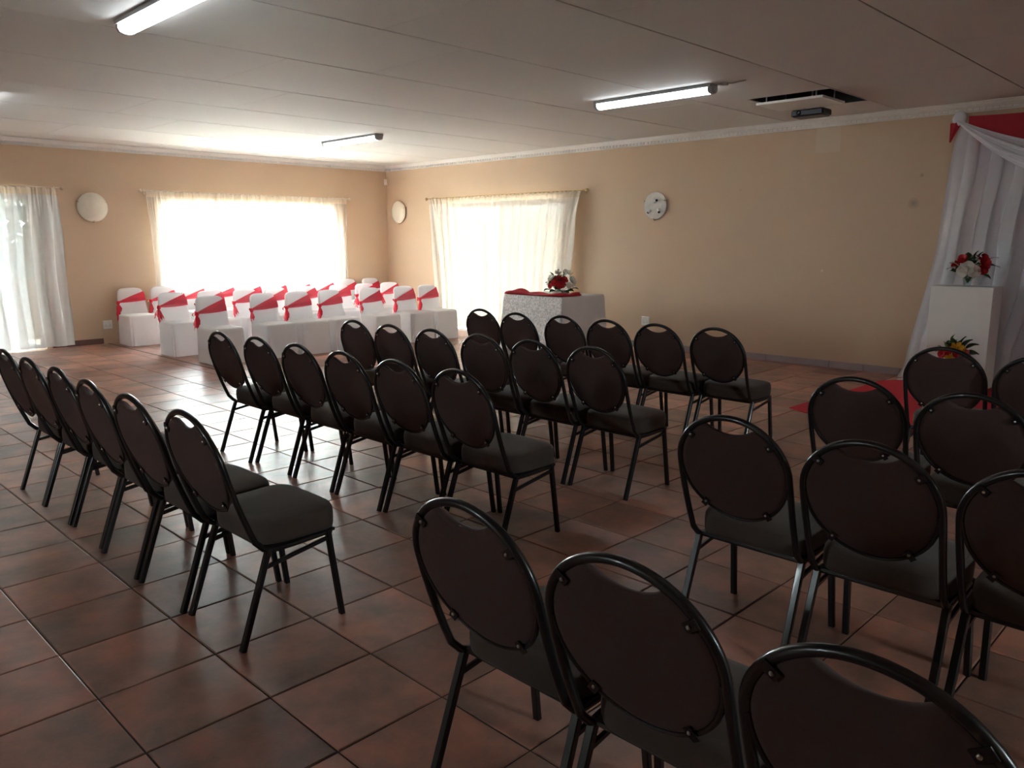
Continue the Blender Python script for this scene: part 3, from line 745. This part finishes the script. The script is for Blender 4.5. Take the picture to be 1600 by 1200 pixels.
def redcloth():
    path = []; 
    pts = [(-hx+0.04, hy+0.005), (-hx+0.055, 0.22), (-hx+0.06, 0.0), (-hx+0.055, -0.2), (-hx+0.07, -hy+0.07), (-hx+0.22, -hy+0.06), (-hx+0.40, -hy+0.07)]
    # resample
    out = []
    for i in range(len(pts)-1):
        for k in range(8):
            u = k/8; out.append(Vector((pts[i][0]*(1-u) + pts[i+1][0]*u, pts[i][1]*(1-u) + pts[i+1][1]*u, 0)))
    out.append(Vector((*pts[-1], 0)))
    for _ in range(3): out = [out[0]] + [(out[i-1] + out[i]*2 + out[i+1])/4 for i in range(1, len(out)-1)] + [out[-1]]
    rings = []; L = len(out)
    for i, p in enumerate(out):
        tt = (out[min(i+1, L-1)] - out[max(i-1, 0)]).normalized(); nn = Vector((-tt.y, tt.x, 0)); s_ = i/(L-1)
        h = 0.042 + 0.008*math.sin(21*s_) + 0.045*math.exp(-((s_-0.16)/0.06)**2); wd = 0.065 + 0.012*math.sin(13*s_+1)
        if i in (0, L-1): h *= 0.4; wd *= 0.7
        ring = []
        for k in range(18):
            a = 2*PI*k/18; r_ = 1 + 0.10*math.sin(3*a + 9*s_) + 0.06*math.sin(5*a + 23*s_)
            q = p + nn*(wd*math.cos(a)*r_); z = 0.756 + max(0.0, h*0.5 + h*0.55*math.sin(a)*r_); ring.append((q.x, q.y, z))
        rings.append(ring)
    return MB().loft(rings)
rc_ = tag(redcloth().obj('red_cloth', M_red, angle=180), 'rumpled red cloth laid along the front edge of the white table', 'cloth'); rc_.location = ((TX0+TX1)/2, (TY0+TY1)/2, 0)

# ------------------------------------------------------------------ flowers
def petal(mb, base, out, up, L, wd, curl, cup):
    side = out.cross(up).normalized(); B = Vector(base)
    def f(u, v):
        w_ = wd*math.sin(PI*(0.12 + 0.80*u))*(v-0.5)*2
        p = B + out*(L*u*math.cos(curl*u)) + up*(L*u*math.sin(cup)*(1 - 0.5*u*curl)) + side*w_ + up*(abs(v-0.5)*wd*0.7*(1-u*0.5))
        return p
    mb.grid(f, 4, 4)
def bloom_mesh(name, mat, R, layers, seed):
    r = random.Random(seed); mb = MB()
    for li, (cnt_, tilt, L, wd, curl) in enumerate(layers):
        for k in range(cnt_):
            a = 2*PI*(k + 0.5*(li % 2) + r.uniform(-.1, .1))/cnt_; out = Vector((math.cos(a), math.sin(a), 0))
            petal(mb, out*0.05*R, out, Vector((0,0,1)), L*R*r.uniform(.9, 1.1), wd*R, curl, tilt)
    mb.lathe([(0.10*R, 0.0), (0.14*R, 0.2*R), (0.10*R, 0.42*R), (0.02*R, 0.5*R)], 8)
    return mb.mesh(name, mat, True, 180)
ROSE = [(6, 0.25, 1.0, 0.50, 0.7), (5, 0.75, 0.85, 0.46, 0.6), (4, 1.15, 0.70, 0.36, 0.4)]
LILY = [(6, 0.5, 1.15, 0.26, 0.9)]
def leaf_mesh(name, mat, L, wd):
    mb = MB()
    def f(u, v):
        w_ = wd*math.sin(PI*min(1, u**0.8))*(v-0.5)*2
        return (L*u, w_, 0.12*L*math.sin(u*2.2) + abs(v-0.5)*wd*0.5 - 0.25*L*u*u)
    mb.grid(f, 6, 4); return mb.mesh(name, mat, True, 180)
ME = dict(rr=bloom_mesh('rose', M_rose_r, 0.062, ROSE, 1), rw=bloom_mesh('rose', M_rose_w, 0.062, ROSE, 2), by=bloom_mesh('lily', M_rose_y, 0.07, LILY + [(4, 0.9, 0.8, 0.24, 0.6)], 3), bp=bloom_mesh('blossom', M_rose_p, 0.05, ROSE[:2], 4), br=bloom_mesh('blossom', M_rose_r, 0.05, ROSE[:2], 6),
          lf=leaf_mesh('leaf', M_leaf, 0.095, 0.040), ll=leaf_mesh('leaf', M_leafl, 0.09, 0.022), lg=leaf_mesh('leaf', M_leafg, 0.14, 0.04))
LAT, TOW, UPV = Vector((0.7016, -0.7126, 0)), Vector((-0.7, -0.7, 0)).normalized(), Vector((0, 0, 1))
def aim(o, d, roll=0.0):
    q = d.to_track_quat('Z', 'Y'); o.rotation_euler = (q.to_matrix().to_4x4() @ Matrix.Rotation(roll, 4, 'Z')).to_euler()
def aimx(o, d, roll=0.0):
    q = d.to_track_quat('X', 'Z'); o.rotation_euler = (q.to_matrix().to_4x4() @ Matrix.Rotation(roll, 4, 'X')).to_euler()
def put(root, key, name, l, tw, h, sc_=1.0, cen=(0, 0, 0.12), rnd=None):
    """place a bloom at l sideways, tw towards the room's chairs, h up, facing out from the heart of the bunch"""
    p = LAT*l + TOW*tw + UPV*h; o = link(name, ME[key], root); o.location = p; o.scale = (sc_,)*3
    aim(o, (p - Vector(cen)).normalized(), rnd.uniform(0, 6) if rnd else 0); return o
def leafput(root, key, l, tw, h, dl, dt, dh, sc_=1.0, rnd=None):
    o = link('leaf', ME[key], root); o.location = LAT*l + TOW*tw + UPV*h; o.scale = (sc_,)*3
    aimx(o, (LAT*dl + TOW*dt + UPV*dh).normalized(), rnd.uniform(-0.6, 0.6) if rnd else 0); return o
def stems(root, pts, base):
    mb = MB()
    for p in pts: mb.tube([base, (Vector(base) + Vector(p))/2 + Vector((0,0,0.02)), p], 0.003, 5)
    mb.obj('stems', M_stem, root)
def bunch(root, blooms, seed, nleaf, R, zc, keys=('lf',), base=(0,0,0.02), lowleaves=True):
    r = random.Random(seed); pts = []
    for key, nm, l, tw, h, s_ in blooms:
        o = put(root, key, nm, l, tw, h, s_, (0, 0, zc), r); pts.append(o.location.copy())
    stems(root, pts, base)
    for k in range(nleaf):
        a = r.uniform(0, 2*PI); e = r.uniform(-0.25, 1.2); d = Vector((math.cos(a)*math.cos(e), math.sin(a)*math.cos(e), math.sin(e)))
        o = link('leaf', ME[keys[k % len(keys)]], root); o.location = Vector((0,0,zc)) + d*R*r.uniform(0.35, 0.7); o.scale = (r.uniform(0.7, 1.15),)*3
        aimx(o, (d + Vector((0,0,r.uniform(-.1,.3)))).normalized(), r.uniform(-1, 1))
tf = thing('flower_arrangement', 'red and white rose arrangement on the white table with the red cloth', 'flowers', (7.49, 4.14, 0.756))
MB().lathe([(0.06, 0), (0.11, 0.01), (0.13, 0.04), (0.125, 0.055), (0.02, 0.05)], 20).obj('bowl', M_rose_w, tf)
bunch(tf, [('rr','rose',-0.07,0.14,0.16,1.1),('rr','rose',0.0,0.17,0.14,1.15),('rr','rose',0.05,0.13,0.20,1.0),('rr','rose',-0.13,0.10,0.12,0.8),('rr','rose',-0.03,0.12,0.22,0.9),
           ('rw','rose',-0.12,0.08,0.22,1.0),('rw','rose',-0.03,0.08,0.29,1.0),('rw','rose',0.08,0.08,0.29,1.2),('rw','rose',0.15,0.11,0.19,1.3),('rw','rose',0.10,0.15,0.13,0.95),('rw','rose',-0.16,0.04,0.15,0.7),('rw','rose',0.18,-0.02,0.12,1.0),('rw','rose',0.02,-0.12,0.22,1.0),('rr','rose',-0.10,-0.10,0.18,1.0)],
      31, 26, 0.20, 0.10)
r_ = random.Random(41)
for l, h, dl, dh in ((-0.18, 0.05, -1, 0.0), (-0.1, 0.04, -0.6, -0.1), (0.0, 0.03, 0.1, -0.05), (0.12, 0.04, 0.8, 0.0), (0.19, 0.06, 1, 0.15), (0.06, 0.03, 0.5, -0.1)): leafput(tf, 'lf', l*0.8, 0.12, h + 0.02, dl, 0.5, dh, 1.0, r_)
for l, h, dl in ((-0.10, 0.24, -0.5), (0.05, 0.28, 0.2), (0.11, 0.27, 0.3), (-0.02, 0.27, -0.1), (0.13, 0.24, 0.6)): leafput(tf, 'lf' if l < 0 else 'll', l, 0.04, h, dl, 0.2, 1.0, 0.85, r_)

# plinth by the backdrop
pl = tag(MB().box(7.985, 8.320, -0.965, -0.405, 0.0115, 1.028).obj('plinth', M_plinth, smooth=False), 'white box plinth in front of the white drape', 'plinth')
bv = pl.modifiers.new('edge', 'BEVEL'); bv.width = 0.004; bv.segments = 2
va = thing('flower_vase', 'red and white flowers in a small clear glass on top of the plinth', 'flowers', (8.14, -0.69, 1.029))
MB().lathe([(0.034, 0.0), (0.036, 0.004), (0.044, 0.11), (0.041, 0.11), (0.033, 0.012), (0.002, 0.010)], 20).obj('vase', M_vase, va)
bunch(va, [('rw','rose',-0.085,0.13,0.185,1.3),('rw','rose',-0.035,0.15,0.155,1.2),('rw','rose',-0.12,0.11,0.15,1.1),('rr','rose',0.055,0.15,0.225,1.3),('rr','rose',0.035,0.16,0.17,1.1),('rr','rose',0.075,0.12,0.27,1.0),('rr','rose',-0.11,0.08,0.26,1.0),('rw','rose',-0.08,0.02,0.28,0.8),('rw','rose',0.0,0.07,0.27,0.75),('rw','rose',0.11,0.09,0.13,0.9),('rr','rose',0.05,0.05,0.27,0.8),('rw','rose',0.12,-0.05,0.2,1.0),('rr','rose',-0.05,-0.12,0.2,1.0),('rw','rose',0.0,-0.14,0.16,1.0)],
      33, 14, 0.15, 0.16, base=(0,0,0.03))
for l, tw, h, dl, dh, key, s_ in ((-0.06,0.08,0.27,-0.3,0.9,'lf',0.8),(0.0,0.09,0.28,0.1,1,'lf',0.8),(0.05,0.07,0.28,0.3,1,'lf',0.7),(0.12,0.1,0.2,1,0.15,'lf',0.75),(0.08,0.12,0.11,0.7,-0.3,'lf',0.8),(-0.16,0.05,0.17,-1,0.1,'lg',0.85),(-0.13,0.04,0.2,-1,0.4,'lg',0.8),(0.14,0.04,0.24,1,0.5,'lg',0.85),(0.14,0.06,0.19,1,0.1,'lg',0.85),(0.10,0.02,0.12,0.9,-0.3,'lg',0.8)): leafput(va, key, l, tw, h, dl, 0.35, dh, s_, r_)
# arrangement standing on the floor before the plinth
ff = thing('floor_flower_pot', 'yellow, red and pink flowers in a pot on the carpet before the plinth', 'flowers', (7.76, -0.72, 0.012))
MB().lathe([(0.09, 0.0), (0.10, 0.01), (0.135, 0.24), (0.14, 0.27), (0.12, 0.27), (0.02, 0.25)], 20).obj('pot', M_clay, ff)
bunch(ff, [('by','lily',-0.02,0.10,0.44,1.1),('by','lily',0.03,0.10,0.42,0.9),('by','lily',-0.09,0.12,0.34,1.0),('br','blossom',-0.14,0.08,0.385,1.0),('br','blossom',-0.10,0.1,0.40,0.8),('bp','blossom',0.01,0.13,0.33,1.0),('bp','blossom',0.07,0.11,0.40,0.8),('br','blossom',-0.03,0.12,0.385,0.8),('bp','blossom',-0.05,0.13,0.32,0.8),('by','lily',0.05,-0.08,0.40,1.0)],
      35, 16, 0.16, 0.36, keys=('lf','ll'), base=(0,0,0.26))
for l, tw, h, dl, dh, key, s_ in ((0.06,0.05,0.42,0.5,0.9,'lf',1.4),(0.09,0.06,0.42,0.9,0.6,'lf',1.3),(0.05,0.05,0.45,0.1,1,'lf',1.2),(0.1,0.06,0.38,1,0.1,'lf',1.2),(-0.03,0.05,0.46,-0.2,1,'lf',0.9),(-0.05,0.05,0.45,-0.9,0.5,'lf',0.9),(-0.04,0.04,0.5,0.05,1,'ll',0.9),(-0.12,0.06,0.42,-0.8,0.6,'ll',1.0),(-0.13,0.06,0.40,-1,0.2,'ll',1.0),(-0.1,0.06,0.43,-0.4,1,'ll',1.0)): leafput(ff, key, l, tw, h, dl, 0.3, dh, s_, r_)

# ------------------------------------------------------------------ backdrop drape
bd = thing('backdrop_drape', 'white backdrop drape with red and white swag beside the plinth', 'drape', (8.4, -1.8, 0))
BO_ = Vector(bd.location)
def rel(p): return (p[0]-BO_.x, p[1]-BO_.y, p[2])
def ylin(z):
    tb = [(-0.01, -0.035), (0.06, -0.075), (0.16, -0.098), (0.30, -0.104), (0.45, -0.125), (0.9, -0.215), (1.32, -0.285), (1.9, -0.325), (2.46, -0.37), (2.70, -0.42)]
    for (a, p), (b, q) in zip(tb[:-1], tb[1:]):
        if a <= z <= b: return p + (q-p)*(z-a)/(b-a)
    return tb[-1][1]
def ztop(u): return 2.675 - 1.45*u*(1-u)*(1.0) - 0.02*math.sin(PI*u)
def zbot(u): return 2.645 - 2.05*u*(1-u) - 0.16*math.sin(PI*min(1, u*4)/2)*(1 if u < .75 else max(0, (1-u)*4))
def sheet(u, v):
    yg = -0.40 - 3.1*u; us = min(1, max(0, u)); zt = 0.55*ztop(us) + 0.45*zbot(us)
    z = 0.012 + (zt - 0.012)*v; yl = ylin(z); y = yl + (-3.55 - yl)*u
    k = 1 - v; s_ = u*3.3
    f = 0.020*math.sin(2*PI*s_*4.2 + 0.5*math.sin(5*z)) + 0.014*math.sin(2*PI*s_*8.3 + 1.0 + 0.7*math.sin(2.5*z)) + 0.010*math.sin(2*PI*s_*2.1 + z*1.3)
    x = 8.418 + f*(0.55 + 0.45*k) - 0.03*k
    t2 = 2*PI*s_*4.2 + 0.5*math.sin(5*z)
    y += (3.2/3.3)/(4.2*2*PI)*0.8*math.sin(2*t2)*min(1, u*8)
    if u < 0.12: x -= (1 - u/0.12)*0.10*max(0, 1 - z/0.55)**1.6
    return rel((min(x, 8.455), y, z))
MB().grid(sheet, 300, 30).obj('sheer_curtain', M_drape, bd, angle=180)
# train spread on the floor at the free corner
def train(u, v):
    a = 2.55 + u*1.2; r0 = 0.04 + 0.22*v*(0.75 + 0.25*math.sin(7*u))
    return rel((8.33 + r0*math.cos(a), -0.19 + r0*math.sin(a)*0.75, 0.014 + 0.035*(1-v)**2*(1 + 0.6*math.sin(9*u))))
MB().grid(train, 16, 8).obj('train', M_drape, bd, angle=180)
def redpanel(u, v):
    y = -0.47 - 3.05*u; z = 2.20 + 0.515*v
    return rel((8.472 + 0.006*math.sin(9*z*3 + 5*u), y, z - 0.015*math.sin(PI*u*3)))
MB().grid(redpanel, 40, 12).obj('red_panel', M_red, bd, angle=180)
def swag(u, v):
    y = -0.40 - 3.1*u; z = zbot(u) + (ztop(u)-zbot(u))*v
    e = math.sin(PI*min(1.0, u*5)/2)*math.sin(PI*min(1.0, (1-u)*5)/2)
    x = 8.37 - 0.055*math.sin(PI*v)*(0.4 + 0.6*e) - e*(0.014*math.sin(2*PI*v*3.2 + 2*u) + 0.008*math.sin(2*PI*v*6.1 + 5*u))
    return rel((x, y, z))
MB().grid(swag, 60, 30).obj('swag', M_white, bd, angle=180)
for yk in (-0.405, -3.5):
    rings = []; rk = random.Random(4)
    for k in range(9):
        th = PI*k/8; rr = 0.058*math.sin(th) + 0.004
        rings.append([rel((8.40 + rr*0.8*math.cos(2*PI*j/16)*(1 + 0.14*math.sin(4*j + k)), yk + rr*math.sin(2*PI*j/16)*(1 + 0.14*math.cos(3*j + k)), 2.69 - 0.075*math.cos(th))) for j in range(16)])
    MB().loft(rings).obj('knot', M_white, bd, angle=180)
def redtail(u, v):
    w_ = 0.10*(1-u) + 0.012; y = -0.385 + (v-0.5)*w_ + 0.045*u
    return rel((8.375 + 0.012*math.sin(3*PI*v), y, 2.65 - 0.19*u))
MB().grid(redtail, 8, 8).obj('red_tail', M_red, bd, angle=180)

# red carpet
cp = MB(); rcx = [(5.95, 0.06), (6.6, 0.045), (7.3, 0.01), (7.93, 0.0), (8.20, -0.16), (8.20, -3.4), (7.0, -3.4), (5.72, -3.4), (5.74, -1.8), (5.80, -0.7), (5.845, -0.17)]
cp.loft([[(x, y, 0.0012) for x, y in rcx], [(x, y, 0.009) for x, y in rcx], [(x*0.995 + 0.035, y*0.99 - 0.008, 0.011) for x, y in rcx]])
tag(cp.obj('red_carpet', M_carpet, smooth=False), 'red carpet on the tiles in front of the white backdrop', 'carpet')

# ------------------------------------------------------------------ ceiling lights
def light(x, y0, y1, label, dx=0.0):
    yc = (y0+y1)/2; t = thing('ceiling_light', label, 'ceiling light', (x, yc, ZC), math.atan2(dx, y0-y1) if dx else 0, 'fluorescent battens')
    h = abs(y1-y0)/2
    MB().box(-0.066, 0.066, -h, h, -0.028, -0.001).obj('tray', M_grey, t, smooth=False)
    prof = [(-0.052, -0.028), (-0.054, -0.050), (-0.042, -0.070), (-0.016, -0.079), (0.016, -0.079), (0.042, -0.070), (0.054, -0.050), (0.052, -0.028)]
    MB().loft([[(a, y, b) for a, b in prof] for y in (-h+0.03, h-0.03)]).obj('diffuser', M_tube, t, angle=50)
    for s_ in (-1, 1):
        MB().loft([[(a*1.08, s_*(h-0.03), b*1.04 + 0.001) for a, b in prof], [(a*1.08, s_*h, b*1.04 + 0.001) for a, b in prof], [(a*0.9, s_*(h+0.012), b*0.9) for a, b in prof]]).obj('end_cap', M_grey, t, angle=40)
    return t
light(5.78, 2.17, 0.86, 'lit fluorescent batten on the ceiling beside the projector hatch')
light(5.64, 6.90, 5.64, 'lit fluorescent batten on the ceiling near the room corner')
light(1.34, 2.43, 1.15, 'lit fluorescent batten on the ceiling above the long rows of black chairs')
light(1.34, 7.0, 5.72, 'lit fluorescent batten on the ceiling near the opal lamp curtain')
cb = MB().tube([(0,0,0),(0.0,-0.14,-0.012),(0.0,-0.26,-0.004)], 0.006, 6).lathe([(0.03, 0), (0.028, -0.022), (0.005, -0.026)], 12, (0,-0.06,0)).obj('ceiling_socket', M_grey)
cb.location = (5.80, 0.82, ZC); tag(cb, 'small grey cable socket at the end of the batten by the projector', 'socket')

# ------------------------------------------------------------------ projector lift
st = struct(MB().box(HX0-0.02, HX1+0.02, HY0-0.02, HY1+0.02, ZC+0.19, ZC+0.20).box(HX0-0.02, HX0-0.005, HY0-0.02, HY1+0.02, ZC+0.012, ZC+0.19).box(HX1+0.005, HX1+0.02, HY0-0.02, HY1+0.02, ZC+0.012, ZC+0.19).box(HX0-0.02, HX1+0.02, HY0-0.02, HY0-0.005, ZC+0.012, ZC+0.19).box(HX0-0.02, HX1+0.02, HY1+0.005, HY1+0.02, ZC+0.012, ZC+0.19).obj('trim_6', M_joint, smooth=False))
st['label'] = 'dark ceiling hatch recess for the projector lift'
lp = thing('projector_lift', 'lowered white ceiling panel that carries the projector', 'ceiling panel', (7.02, 0.64, ZC - 0.050))
MB().box(-0.25, 0.25, -0.335, 0.335, -0.008, 0.014).obj('panel', M_plastic, lp, smooth=False)
for a in (-0.2, 0.2):
    for b in (-0.25, 0.25): MB().tube([(a, b, 0.014), (a, b, 0.238)], 0.008, 8).obj('hanger', M_grey, lp)
pj = thing('projector', 'small dark projector hanging beside the lowered ceiling panel', 'projector', (7.41, 0.70, ZC - 0.020))
PJ = [(-0.11, -0.155), (-0.09, -0.170), (0.09, -0.170), (0.11, -0.155), (0.11, 0.155), (0.09, 0.170), (-0.09, 0.170), (-0.11, 0.155)]
MB().loft([[(x*0.88, y*0.90, -0.108) for x, y in PJ], [(x, y, -0.094) for x, y in PJ], [(x, y, -0.052) for x, y in PJ], [(x*0.92, y*0.95, -0.040) for x, y in PJ]]).obj('body', M_proj, pj, angle=30)
MB().lathe([(0.022, 0.0), (0.024, -0.010), (0.018, -0.013), (0.016, -0.006), (0.002, -0.004)], 18, (-0.108, 0.08, -0.073), 'x').obj('lens', M_lens, pj)
MB().tube([(0,-0.10,0.010),(0,-0.06,-0.040),(0,0.06,-0.040),(0,0.10,0.010)], 0.005, 6).tube([(-0.08,-0.02,0.010),(-0.05,-0.02,-0.040),(0.05,0.02,-0.040),(0.08,0.02,0.010)], 0.005, 6).tube([(0,0,-0.040),(0,0,0.208)], 0.010, 8).obj('mount', M_alu, pj)

# ------------------------------------------------------------------ wall fittings
def rotz_for(axis): return 0.0 if axis == 'y' else -PI/2      # local -Y looks into the room
def wall_lamp(axis, a, z, R, label, bare=False):
    loc = (a, YB, z) if axis == 'y' else (XW, a, z)
    t = thing('wall_lamp', label, 'wall lamp', loc, rotz_for(axis))
    if not bare:
        MB().lathe([(R*0.55, -0.001), (R*0.55, -0.02), (0.02, -0.02)], 24, (0,0,0), 'y').obj('back_plate', M_brass, t)
        MB().lathe([(R*0.93, -0.030), (R, -0.032), (R, -0.038), (R*0.93, -0.054), (R*0.75, -0.072), (R*0.45, -0.086), (R*0.02, -0.09)], 40, (0,0,0), 'y').obj('glass_dish', M_opal, t)
    else:
        MB().lathe([(R*0.3, -0.001), (R*0.96, -0.008), (R, -0.016), (R*0.97, -0.024), (R*0.85, -0.022), (R*0.02, -0.026)], 40, (0,0,0), 'y').obj('back_dish', M_marb, t)
        for x, zz, an in ((-0.005, 0.055, 0.3), (-0.065, -0.050, -2.2), (0.060, -0.045, -1.0)):
            d = Vector((math.cos(an), -0.45, math.sin(an))).normalized(); p = Vector((x, -0.03, zz))
            MB().tube([p, p + d*0.050], [0.022, 0.019], 12).obj('lamp_holder', M_alu, t)
            MB().tube([p + d*0.0495, p + d*0.062], [0.017, 0.016], 12).obj('lamp_socket', M_proj, t)
    for an in (PI*0.12, PI*0.88, -PI/2):
        p = Vector((math.cos(an)*R*1.02, -0.03, math.sin(an)*R*1.02)); q = Vector((math.cos(an)*R*0.92, -0.05, math.sin(an)*R*0.92))
        MB().tube([p + Vector((0, 0.028, 0)), p, q], 0.007, 8).obj('clip', M_brass, t)
wall_lamp('y', 3.305, 1.962, 0.205, 'round opal glass wall lamp between the two window-wall curtains')
wall_lamp('x', 8.965, 2.005, 0.205, 'round opal glass wall lamp beside the room corner')
wall_lamp('x', 3.305, 1.945, 0.185, 'round wall lamp without its cover, three bare lampholders, on the long wall', True)
def socket(axis, a, z, label):
    loc = (a, YB, z) if axis == 'y' else (XW, a, z)
    t = thing('wall_socket', label, 'socket', loc, rotz_for(axis))
    mb = MB().loft([[(-0.064,-0.001,-0.062),(0.064,-0.001,-0.062),(0.064,-0.001,0.062),(-0.064,-0.001,0.062)], [(-0.064,-0.008,-0.062),(0.064,-0.008,-0.062),(0.064,-0.008,0.062),(-0.064,-0.008,0.062)], [(-0.058,-0.012,-0.056),(0.058,-0.012,-0.056),(0.058,-0.012,0.056),(-0.058,-0.012,0.056)]])
    mb.obj('plate', M_plastic, t, smooth=False)
    for x in (-0.03, 0.03):
        MB().box(x-0.009, x+0.009, -0.017, -0.011, 0.022, 0.046).obj('rocker', M_plastic, t, smooth=False)
        h = MB()
        for dx, dz in ((0, 0.008), (-0.011, -0.012), (0.011, -0.012)): h.lathe([(0.0045, -0.0118), (0.0045, -0.0128), (0.001, -0.0128)], 8, (x+dx, 0, dz - 0.008), 'y')
        h.obj('socket_holes', M_proj, t)
socket('x', 3.42, 0.37, 'white double socket low on the long beige wall')
socket('y', 3.372, 0.275, 'white double socket low on the window wall beside the covered chairs')
pi = thing('motion_sensor', 'small cream motion sensor high in the room corner', 'sensor', (XW - 0.03, YB - 0.03, 2.56), PI/4 - PI/2)
MB().loft([[(-0.03, 0.02, z*1.0) for z in (-0.055, 0.055)] + [(0.03, 0.02, 0.055), (0.03, 0.02, -0.055)], [(-0.032, -0.01, -0.055), (-0.032, -0.01, 0.055), (0.032, -0.01, 0.055), (0.032, -0.01, -0.055)], [(-0.022, -0.028, -0.045), (-0.022, -0.028, 0.048), (0.022, -0.028, 0.048), (0.022, -0.028, -0.045)]]).obj('housing', M_cplast, pi, smooth=False)
MB().box(-0.016, 0.016, -0.031, -0.027, -0.035, 0.005).obj('sensor_window', M_plastic, pi, smooth=False)
